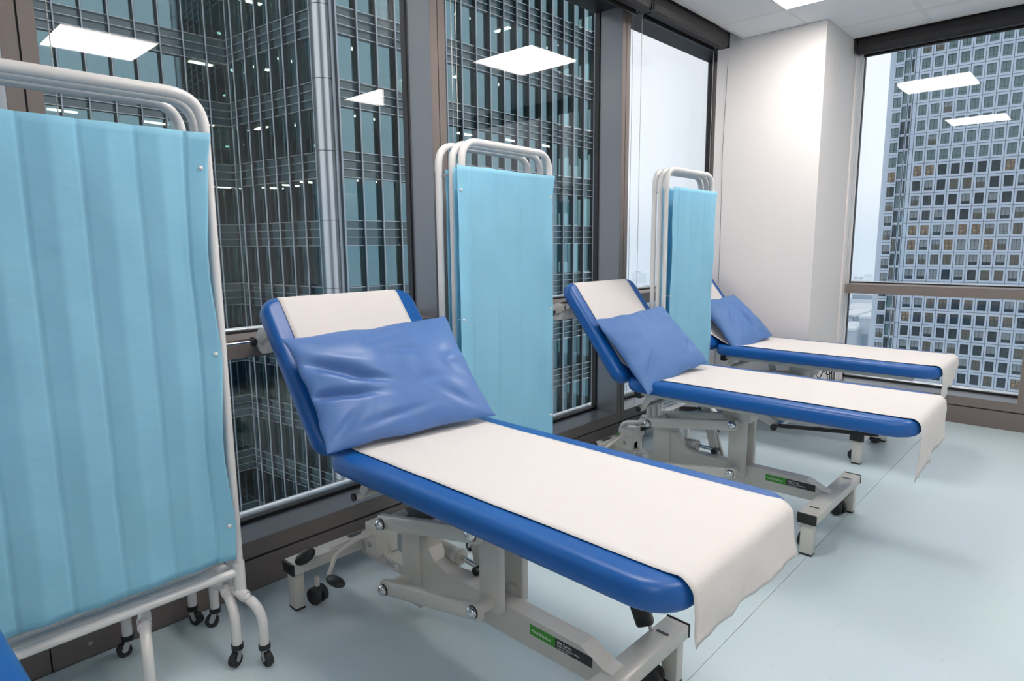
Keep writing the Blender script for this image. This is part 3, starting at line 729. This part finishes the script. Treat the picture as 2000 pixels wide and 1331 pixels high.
    # stickers
    def sticker(px, py, pz, M3, w1, w2, h):
        q = bpy.data.objects.new('name_plate', None); C.objects.link(q); q.parent = t
        q.matrix_local = Matrix.Translation((px, py, pz)) @ M3
        MB().box(0, w1, -.0006, 0, 0, h).build('green_field', M['green'], q); MB().box(w1, w1 + w2, -.0006, 0, 0, h).build('dark_field', M['dark'], q)
        RM = Matrix.Rotation(math.pi/2, 4, 'X')
        text(q, 'Plinth|Medical', h*.42, Matrix.Translation((w1*.07, -.0008, h*.33)) @ RM, M['ink'])
        text(q, '500 Series', h*.40, Matrix.Translation((w1 + w2*.05, -.0008, h*.56)) @ RM, M['ink'])
        text(q, '> Safe Working Load 200Kg', h*.22, Matrix.Translation((w1 + w2*.05, -.0008, h*.31)) @ RM, M['ink'])
        text(q, 'www.plinth-medical.co.uk', h*.14, Matrix.Translation((w1 + w2*.05, -.0008, h*.10)) @ RM, M['ink'])
    sticker(.298, -.0285, .170, Matrix.Identity(4), .092, .124, .030)
    sticker(-.60, .20, .1778, Matrix.Rotation(math.pi, 4, 'Z') @ Matrix.Rotation(math.pi/2, 4, 'Z') @ Matrix.Rotation(-math.pi/2, 4, 'X'), .12, .14, .028)
    q = MB().box(-.40, -.325, -.0292, -.0285, .128, .152).build('rating_plate', M['ink'], t)
    for i in range(5): MB().box(-.396, -.33 - .01*(i % 3), -.0296, -.0291, .147 - .0042*i, .1485 - .0042*i).build('plate_line', M['inkb'], t)
    # paper roll holder behind the head end
    RX, RZ = -.742, .925 + dz
    for s in (-1, 1):
        p0 = onback(.485, -.052) + Vector((0, s*.275, dz))
        MB().bar(p0, p0 + Vector((-.022, 0, .004)), .004, .028, up=(0, 0, 1)).bar(p0 + Vector((-.018, 0, .004)), (RX, s*.275, RZ), .004, .026, up=(1, 0, 0)).build('roll_arm', M['cream'], t)
    MB().bar(onback(.485, -.048) + Vector((0, -.28, dz)), onback(.485, -.048) + Vector((0, .28, dz)), .02, .02).build('roll_crossbar', M['cream'], t)
    MB().tube([(RX, -.42, RZ), (RX, .335, RZ)], .0055, 12).build('roll_rod', M['chrome'], t)
    for s in (-1, 1):
        kb = MB(); kb.tube([(RX, s*.285, RZ), (RX, s*.305, RZ)], .010, 12)
        for a in range(4):
            kb.ball((RX + .011*math.cos(a*math.pi/2 + .4), s*.297, RZ + .011*math.sin(a*math.pi/2 + .4)), .0075, (1, 1.2, 1), 6)
        kb.build('clamp_knob', M['black'], t)
    if has_paper:
        g = 'white couch rolls on the couches'
        pr = thing('couch_roll', paper_label[0], 'paper roll', Vector(loc) + Vector((RX*math.cos(rz), RX*math.sin(rz), RZ)), rz, g)
        n = 36; ro, ri = .045, .018
        mb = MB(); vs = []; fs = []
        for y in (-.265, .235):
            for rr in (ro, ri):
                vs += [(rr*math.cos(2*math.pi*k/n), y, rr*math.sin(2*math.pi*k/n)) for k in range(n)]
        for k in range(n):
            k2 = (k+1) % n
            fs += [(k, k2, 2*n+k2, 2*n+k), (n+k2, n+k, 3*n+k, 3*n+k2), (k2, k, n+k, n+k2), (2*n+k, 2*n+k2, 3*n+k2, 3*n+k)]
        mb._fin(vs, fs, True); o = mb.build('rolled_paper', M['paper'], pr)
        for p in o.data.polygons: p.use_smooth = abs(p.normal.y) < .5
        MB().tube([(0, -.243, 0), (0, .243, 0)], .0178, 20, cap=False).build('cardboard_core', M['core'], pr)
        # the paper run: over the backrest, along the seat and over the foot
        P = [Vector((RX - .012, 0, RZ + .0435))]
        P += [onback(.515, -.036) + Vector((0, 0, dz)), onback(.571, -.030) + Vector((0, 0, dz)), onback(.5855, -.012) + Vector((0, 0, dz)), onback(.5865, .010) + Vector((0, 0, dz)), onback(.576, .028) + Vector((0, 0, dz)), onback(.553, .0348) + Vector((0, 0, dz))]
        P += [onback(s, .0352) + Vector((0, 0, dz)) for s in (.45, .35, .25, .15, .09)]
        P += [Vector((HX + .055, 0, Z1c + dz + .018)), Vector((HX + .09, 0, Z1c + dz + .004))]
        P += [Vector((x, 0, Z1c + dz + .0018)) for x in [HX + .13 + .0525*k for k in range(18)]]
        xf = drape['xf'] if drape else .913
        P += [Vector((xf - .055, 0, Z1c + dz + .002))] + [Vector((xf - .029 + .0345*math.sin(a), 0, Z1c + dz - .028 + .0325*math.cos(a))) for a in (.08, .35, .65, .95, 1.25, 1.5)] + [Vector((xf + .008, 0, Z1c + dz - .05))]
        hang = drape['hang']
        for k in range(1, 9): P.append(Vector((xf + .009 + drape.get('kick', 0)*k/8, 0, Z1c + dz - .05 - hang * k/8)))
        ny = 26; W2 = .240; yo = drape.get('yo', -.005)
        vs = []; N = len(P)
        for i, p in enumerate(P):
            tail = max(0, (i - (N - 9)) / 8.0); seat = 14 <= i < N - 10
            for j in range(ny + 1):
                v = j / ny * 2 - 1
                y = yo + v * W2
                edge = noise.noise(Vector((i*.35, drape['seed'], 3.1))) * .003 * (1 if abs(v) > .95 else .2)
                q = Vector((p.x, y + edge, p.z))
                if seat: q.z += .0010 * (1 + noise.noise(Vector((p.x*5, y*5, drape['seed'])))) + .002 * max(0, noise.noise(Vector((p.x*3, y*2, drape['seed'] + 9))))
                if tail > 0:
                    q.x += tail * (.016 * noise.noise(Vector((y*9, 1.7*drape['seed'], p.z*5))) + .006 * noise.noise(Vector((y*30, drape['seed'], p.z*20))))
                    cut = drape['cut'](v) if 'cut' in drape else 1
                    top = Z1c + dz - .05; jag = drape.get('jag', .004) * noise.noise(Vector((y*38, drape['seed'], 0)))
                    q.z = top - (top - p.z) * (cut + (jag / hang))
                    q.y = yo + v * W2 * (1 - .03 * tail)
                vs.append(q)
        fs = [(i*(ny+1)+j, i*(ny+1)+j+1, (i+1)*(ny+1)+j+1, (i+1)*(ny+1)+j) for i in range(N-1) for j in range(ny)]
        mb = MB(); mb._fin(vs, fs, True)
        sh = mb.build('paper_sheet', M['paper']); sh.location = loc; sh.rotation_euler = (0, 0, rz)
        md = sh.modifiers.new('thick', 'SOLIDIFY'); md.thickness = .0008; md.offset = 1
        tag(sh, paper_label[1], 'paper', 'white paper covers along the couches')
    return t
c1 = couch('nearest whole blue couch, its foot end at the bottom centre', (-1.383, 1.25, 0), -.012, 0,
      ('thick white paper roll on a rod, left of the nearest backrest', 'wide white paper sheet over the nearest blue couch, draped over its foot end'),
      dict(xf=.890, hang=.078, kick=.004, seed=1.3, cut=lambda v: 1.0 - .12*(v+1)/2, jag=.004), foot=.890)
c2 = couch('middle blue couch, between the second and third blue screens', (-1.354, 2.84, 0), 0, -.03,
      ('white paper roll behind the middle couch, partly behind the folded screen', 'white paper sheet on the middle couch with a torn hanging end'),
      dict(xf=.913, hang=.16, kick=-.004, seed=5.1, cut=lambda v: 1.1 - .35*(v+1)/2, jag=.018), rod=True)
c3 = couch('farthest blue couch, standing in front of the white corner column', (-1.515, 4.13, 0), 0, -.045,
      ('white paper roll hidden behind the farthest backrest', 'white paper sheet on the farthest couch, its tail narrow and ragged'),
      dict(xf=.930, hang=.13, kick=-.01, seed=8.7, cut=lambda v: 1.25 - .85*(v+1)/2 + .2*abs(v), jag=.012), foot=.930)
c0 = couch('blue couch cut off at the lower left corner beside the large screen', (-1.30, -.185, 0), .04, 0, has_paper=False)

# hand control hung on the foot beam of the nearest couch
t = thing('hand_control', 'black hand control leaning up from the nearest couch foot beam', 'remote', (-.835, 1.455, .178))
mb = MB(); mb.tube([(0, 0, -.01), (-.022, -.006, .03)], .0055, 10); mb.build('stalk', M['cream'], t)
mb = MB().box(-.026, .026, -.018, .018, -.042, .042, .011)
R = Matrix.Rotation(-.42, 4, 'Y') @ Matrix.Rotation(.35, 4, 'Z')
for v in mb.b.verts: v.co = (R @ v.co) + Vector((-.030, -.016, .052))
mb.build('handset', M['black'], t)
mb = MB().box(-.012, .014, -.020, -.0165, -.012, .026, .002)
for v in mb.b.verts: v.co = (R @ v.co) + Vector((-.030, -.016, .052))
mb.build('rocker_button', M['rubber'], t)

# ------------------------------------------------------------------ pillows
def pillow(label, corners, thick, m, seed, puff=(0, 0, 1), creases=(), sag=0):
    # corners: bottom-left, bottom-right, top-right, top-left in world space; thickness along the mean normal
    bl, br, tr, tl = [Vector(c) for c in corners]
    nrm = ((br - bl).cross(tl - bl)).normalized()
    cen = (bl + br + tr + tl) / 4
    n = 44; top = []; bot = []
    for i in range(n + 1):
        for j in range(n + 1):
            u, v = i / n, j / n; a, b_ = 2*u - 1, 2*v - 1
            # edges pull in between the corners
            pin = .055
            aa = a * (1 - pin * (1 - b_*b_)); bb = b_ * (1 - pin * (1 - a*a))
            uu, vv = (aa + 1)/2, (bb + 1)/2
            p = bl*(1-uu)*(1-vv) + br*uu*(1-vv) + tr*uu*vv + tl*(1-uu)*vv
            h = (max(0, 1 - abs(a)**2.6) ** .62) * (max(0, 1 - abs(b_)**2.6) ** .62)
            w = 0
            ed = max(abs(a), abs(b_))
            # pleats fanning in from the corners and edges
            ang = math.atan2(b_, a)
            w += .10 * math.sin(ang * 13 + 4*noise.noise(Vector((a*1.5, b_*1.5, seed)))) * (ed ** 2.5) * (1 - ed ** 14)
            w += .18 * noise.noise(Vector((a*1.4 + seed, b_*1.1, seed)))
            w += .05 * (abs(noise.noise(Vector((a*3.2 + seed, b_*2.3, seed + 4)))) * 2 - .5)
            bw = .012 * noise.noise(Vector((a*3.5, b_*3.5, seed + 20))) * ed ** 6
            p = p + (br - bl).normalized() * bw + (tl - bl).normalized() * bw * .8
            for (ca, cb, dx, dy, wd, dp) in creases:          # crease line through (ca,cb) along (dx,dy)
                L = math.hypot(dx, dy); nx, ny_ = -dy/L, dx/L
                dd = (a - ca)*nx + (b_ - cb)*ny_; tt = ((a - ca)*dx + (b_ - cb)*dy)/L
                w -= dp * math.exp(-(dd/wd)**2) * math.exp(-(tt/(.55*L))**2)
            hh = thick * h * (1 + w)
            top.append(p + nrm * hh); bot.append(p - nrm * thick * .75 * h * (1 + .2*noise.noise(Vector((a*2, b_*2, seed + 8)))))
    idx = lambda i, j: i*(n+1)+j
    t = bmesh.new(); VT = [t.verts.new(v) for v in top]; VB = []
    for i in range(n+1):
        for j in range(n+1):
            VB.append(VT[idx(i, j)] if i in (0, n) or j in (0, n) else t.verts.new(bot[idx(i, j)]))
    for i in range(n):
        for j in range(n):
            q = [idx(i, j), idx(i+1, j), idx(i+1, j+1), idx(i, j+1)]
            for VV, rev in ((VT, 0), (VB, 1)):
                f = [VV[k] for k in q]
                try: fc = t.faces.new(f[::-1] if rev else f); fc.smooth = True
                except ValueError: pass
    for v in t.verts: v.co -= cen
    mb = MB(); mb.b.free(); mb.b = t
    o = mb.build('pillow', m); o.location = cen
    sb = o.modifiers.new('smooth', 'SUBSURF'); sb.levels = 1; sb.render_levels = 1
    tag(o, label, 'pillow', 'blue wipe-clean pillows'); return o
pillow('glossy creased blue pillow leaning on the nearest couch backrest', [(-1.59, .905, .652), (-1.50, 1.52, .657), (-1.835, 1.585, .985), (-1.845, .915, .970)], .062, M['pillow'], 2.2,
       creases=[(-.72, .30, .5, -.42, .075, .75), (-.88, -.12, .42, -.08, .06, .9), (-.62, -.22, .45, -.12, .05, .55), (-.42, .02, .45, -.28, .05, .4), (-.8, -.72, .3, .35, .06, .5), (.05, .66, .5, .12, .06, .3), (.15, .35, .45, -.12, .07, .22), (.6, -.62, .3, -.3, .07, .3), (-.25, -.72, .6, .08, .05, .25), (.35, -.2, .5, .1, .08, .15)])
pillow('plump matt blue pillow on the middle couch, one corner hanging over the edge', [(-1.485, 2.485, .552), (-1.43, 2.98, .655), (-1.795, 3.13, .905), (-1.835, 2.545, .880)], .070, M['pillow_b'], 6.4,
       creases=[(-.7, -.6, .4, .4, .06, .3), (.6, -.5, .3, .3, .07, .25)])
pillow('blue pillow folded down the middle on the farthest couch, by the column', [(-1.645, 3.82, .535), (-1.60, 4.27, .625), (-1.92, 4.33, .885), (-1.985, 3.95, .860)], .066, M['pillow_b'], 9.9,
       creases=[(.25, -.2, .1, .8, .10, .8), (-.5, 0, .3, .5, .07, .25)])

# ------------------------------------------------------------------ folding screens
def small_caster(parent, x, y, ang, z=.055):
    R = Matrix.Rotation(ang, 4, 'Z')
    off = R @ Vector((.012, 0, 0)); cx, cy = x + off.x, y + off.y
    MB().tube([(x, y, z - .004), (x, y, z + .012)], .0175, 14).build('ferrule', M['black'], parent)
    sd = R @ Vector((0, 1, 0)); k = MB()
    k.tube([Vector((cx, cy, .021)) - sd*.009, Vector((cx, cy, .021)) + sd*.009], .021, 18); k.build('wheel', M['rubber'], parent)
    f = MB()
    for s in (-1, 1):
        p = Vector((x, y, z - .004)) + sd*.0115*s; q = Vector((cx, cy, .021)) + sd*.0115*s
        f.bar(p, q, .0016, .016, up=R @ Vector((1, 0, 0)))
    f.bar(Vector((x, y, z - .005)) - sd*.012, Vector((x, y, z - .005)) + sd*.012, .016, .0016)
    f.tube([Vector((cx, cy, .021)) - sd*.0135, Vector((cx, cy, .021)) + sd*.0135], .005, 10); f.build('caster_fork', M['steel'], parent)
def cloth_panel(parent, y0, y1, x, z0, z1, seed, pleats=8, amp=.009, rip=.006, name='cloth_panel', pinch=(), hem=True):
    ny, nz = 96, 60; vs = []
    zs = [z0 + (z1 - z0)*k/nz for k in range(nz + 1)]
    snapz = (.447, .954, 1.458)
    for i in range(ny + 1):
        u = i / ny; ph = u * pleats; fr = ph - math.floor(ph); par = int(math.floor(ph)) % 2
        saw = amp * (fr if par else 1 - fr) - (.0025 if (par and fr < .10) else 0) - (.002 if .90 < u < .915 else 0)
        for k, z in enumerate(zs):
            y = y0 + (y1 - y0) * u
            # outer edges bow inwards between the snaps
            ed = 0
            for s_, uu in ((1, 1 - u), (-1, u)):
                if uu < .14:
                    dz_ = min(abs(z - q) for q in snapz); g = min(1, dz_/.22)
                    ed += -s_ * (1 - uu/.14) * .022 * g * pinch[0 if s_ < 0 else 1] if pinch else 0
            d = saw + rip * noise.noise(Vector((y*5, seed, z*3))) + rip*.5 * noise.noise(Vector((y*12, seed + 3, z*8)))
            d += abs(ed) * .6
            if pinch and u > .86 and z > z1 - .09: ed += .022 * ((z - z1 + .09)/.09) * (u - .86)/.14
            vs.append((x + d, y + ed, z + .004*noise.noise(Vector((y*4, seed, 0)))))
    fs = [(i*(nz+1)+k, (i+1)*(nz+1)+k, (i+1)*(nz+1)+k+1, i*(nz+1)+k+1) for i in range(ny) for k in range(nz)]
    mb = MB(); mb._fin(vs, fs, True); o = mb.build(name, M['cloth'], parent)
    md = o.modifiers.new('thick', 'SOLIDIFY'); md.thickness = .0008
    return o
def screen(label, loc, rz, feet, L=.56, seed=0, pl=8, offs=((0, 0), (-.052, -.0), (-.108, -.02)), clothx=.020, ext=(.022, -.010)):
    t = thing('folding_screen', label, 'screen', loc, rz, 'blue folding ward screens')
    r = .0148; zt = 1.65
    for n, (ox, oy) in enumerate(offs):
        f = MB(); z_ = zt - (0 if n == 0 else .004*n)
        f.tube(arc([(ox, oy, 1.535), (ox, oy, z_), (ox, oy + L, z_), (ox, oy + L, 1.535)], .088, 8), r, 16); f.build('top_hoop', M['white'], t)
        for y in (oy, oy + L):
            MB().tube([(ox, y, .225), (ox, y, 1.557)], r*.93, 16).build('post', M['white'], t)
            MB().tube([(ox, y, .225), (ox, y, .315)], r*1.16, 16).build('tee_fitting', M['white'], t)
        MB().tube([(ox, oy, .285), (ox, oy + L, .285)], r*.86, 14).build('bottom_rail', M['white'], t)
        if n < 2:
            for z in (.42, 1.52):
                for y in (offs[n][1] + L,) if n == 0 else (offs[n][1],):
                    a = Vector((offs[n][0], y, z)); b_ = Vector((offs[n+1][0], offs[n+1][1] + (L if n == 0 else 0), z))
                    MB().tube([a, b_], .004, 8).build('hinge_pin', M['steel'], t)
    cloth_panel(t, -ext[0], L + ext[1], clothx, .345, 1.552, seed, pl, pinch=(0 if ext[0] > .025 else .4, 1.0))
    cloth_panel(t, offs[1][1] - .020, offs[1][1] + L - .018, offs[1][0] + .018, .345, 1.548, seed + 5, 7)
    cloth_panel(t, offs[2][1] + .014, offs[2][1] + L - .018, offs[2][0] + .018, .345, 1.545, seed + 9, 7)
    for z in (.447, .954, 1.458):
        for y in (-ext[0] + .018, L - .028):
            MB().ball((clothx + .008, y, z), .0062, (1.0, 1, 1), 8).tube([(0, y, z), (clothx + .006, y, z)], .002, 8).build('snap_button', M['white'], t)
    for (px, py, x0, y0, x1, y1, x2, y2) in feet:      # post foot, near caster, far caster
        for (x, y) in ((x1, y1), (x2, y2)):
            pts = [(px, py, .225), (px, py, .205), ((px*.25 + x*.75), (py*.25 + y*.75), .185), (x, y, .15), (x, y, .065)]
            MB().tube(arc([(px, py, .222), (px + (x - px)*.25, py + (y - py)*.25, .212), (x, y, .185), (x, y, .062)], [.015, .06], 8), r, 16).build('foot_leg', M['white'], t)
            MB().tube([(px + (x - px)*.16, py + (y-py)*.16, .217), (px + (x - px)*.36, py + (y-py)*.36, .210)], r*1.2, 16).build('fitting', M['white'], t)
            small_caster(t, x, y, random.uniform(0, 6.28))
    return t
s1 = screen('large light blue folding screen filling the left side', (-1.822, .163, 0), 0.0,
       [(0, .56, 0, 0, .072, .597, -.235, .575), (-.052, .542, 0, 0, .012, .541, -.305, .530), (-.104, .335, 0, 0, .020, .300, -.285, .330)], L=.568, seed=1.7, pl=10)
q = MB(); q.tube([(-.085, .327, .206), (-.045, .317, .200)], .0182, 16); o = q.build('maker_label', M['ink'], s1)
for k, mm in ((0, 'inkb'), (.6, 'inkb'), (.82, 'red')):
    MB().tube([(-.085 + .04*k, .327 - .01*k, .206 - .006*k), (-.082 + .04*k, .3263 - .01*k, .2056 - .006*k)], .0184, 16).build('label_band', M[mm], s1)
s2 = screen('light blue folding screen between the nearest and middle couches', (-1.872, 1.715, 0), math.radians(2.5),
       [(0, .56, 0, 0, .07, .60, -.235, .575), (-.052, -.018, 0, 0, .07, -.05, -.24, -.03)], L=.562, seed=4.2, pl=8, ext=(.05, -.012))
s3 = screen('slim light blue folding screen in front of the last left window', (-1.800, 3.155, 0), math.radians(1.0),
       [(0, .56, 0, 0, .075, .60, -.235, .575), (0, 0, 0, 0, .06, .225, -.24, .20), (-.052, -.018, 0, 0, .03, .19, -.25, -.02)], L=.56, seed=7.7, pl=7, offs=((0, 0), (-.036, 0), (-.072, 0)), ext=(-.014, .012))

# cables under the farthest couch
t = thing('power_cable', 'thin black cables looping down against the foot of the column', 'cable', (-1.36, 4.44, .5))
for i, (dx, dd) in enumerate([(0, 0), (.03, .05), (.055, -.03), (.08, .02)]):
    pts = [(-.06 + dx, 0, .02), (-.05 + dx, .0, -.07 - dd), (-.02 + dx, 0, -.12 - dd), (.01 + dx*1.2, 0, -.09 + dd*.3), (.03 + dx, 0, -.02), (.06 + dx*.5, 0, -.12), (.075 + dx*.6, 0, -.30)]
    MB().tube(arc(pts, .03, 5), .0032, 8).build('cable', M['black'], t)
# thin cable clipped down the column beside the blind
t = thing('blind_cord', 'thin dark cord running down the left edge of the white column', 'cord', (-2.11, 4.485, 0))
MB().tube([(.0, 0, .3), (.006, -.004, 1.2), (-.004, -.002, 1.9), (.012, -.006, 2.53)], .0014, 6).build('cord', M['black'], t)
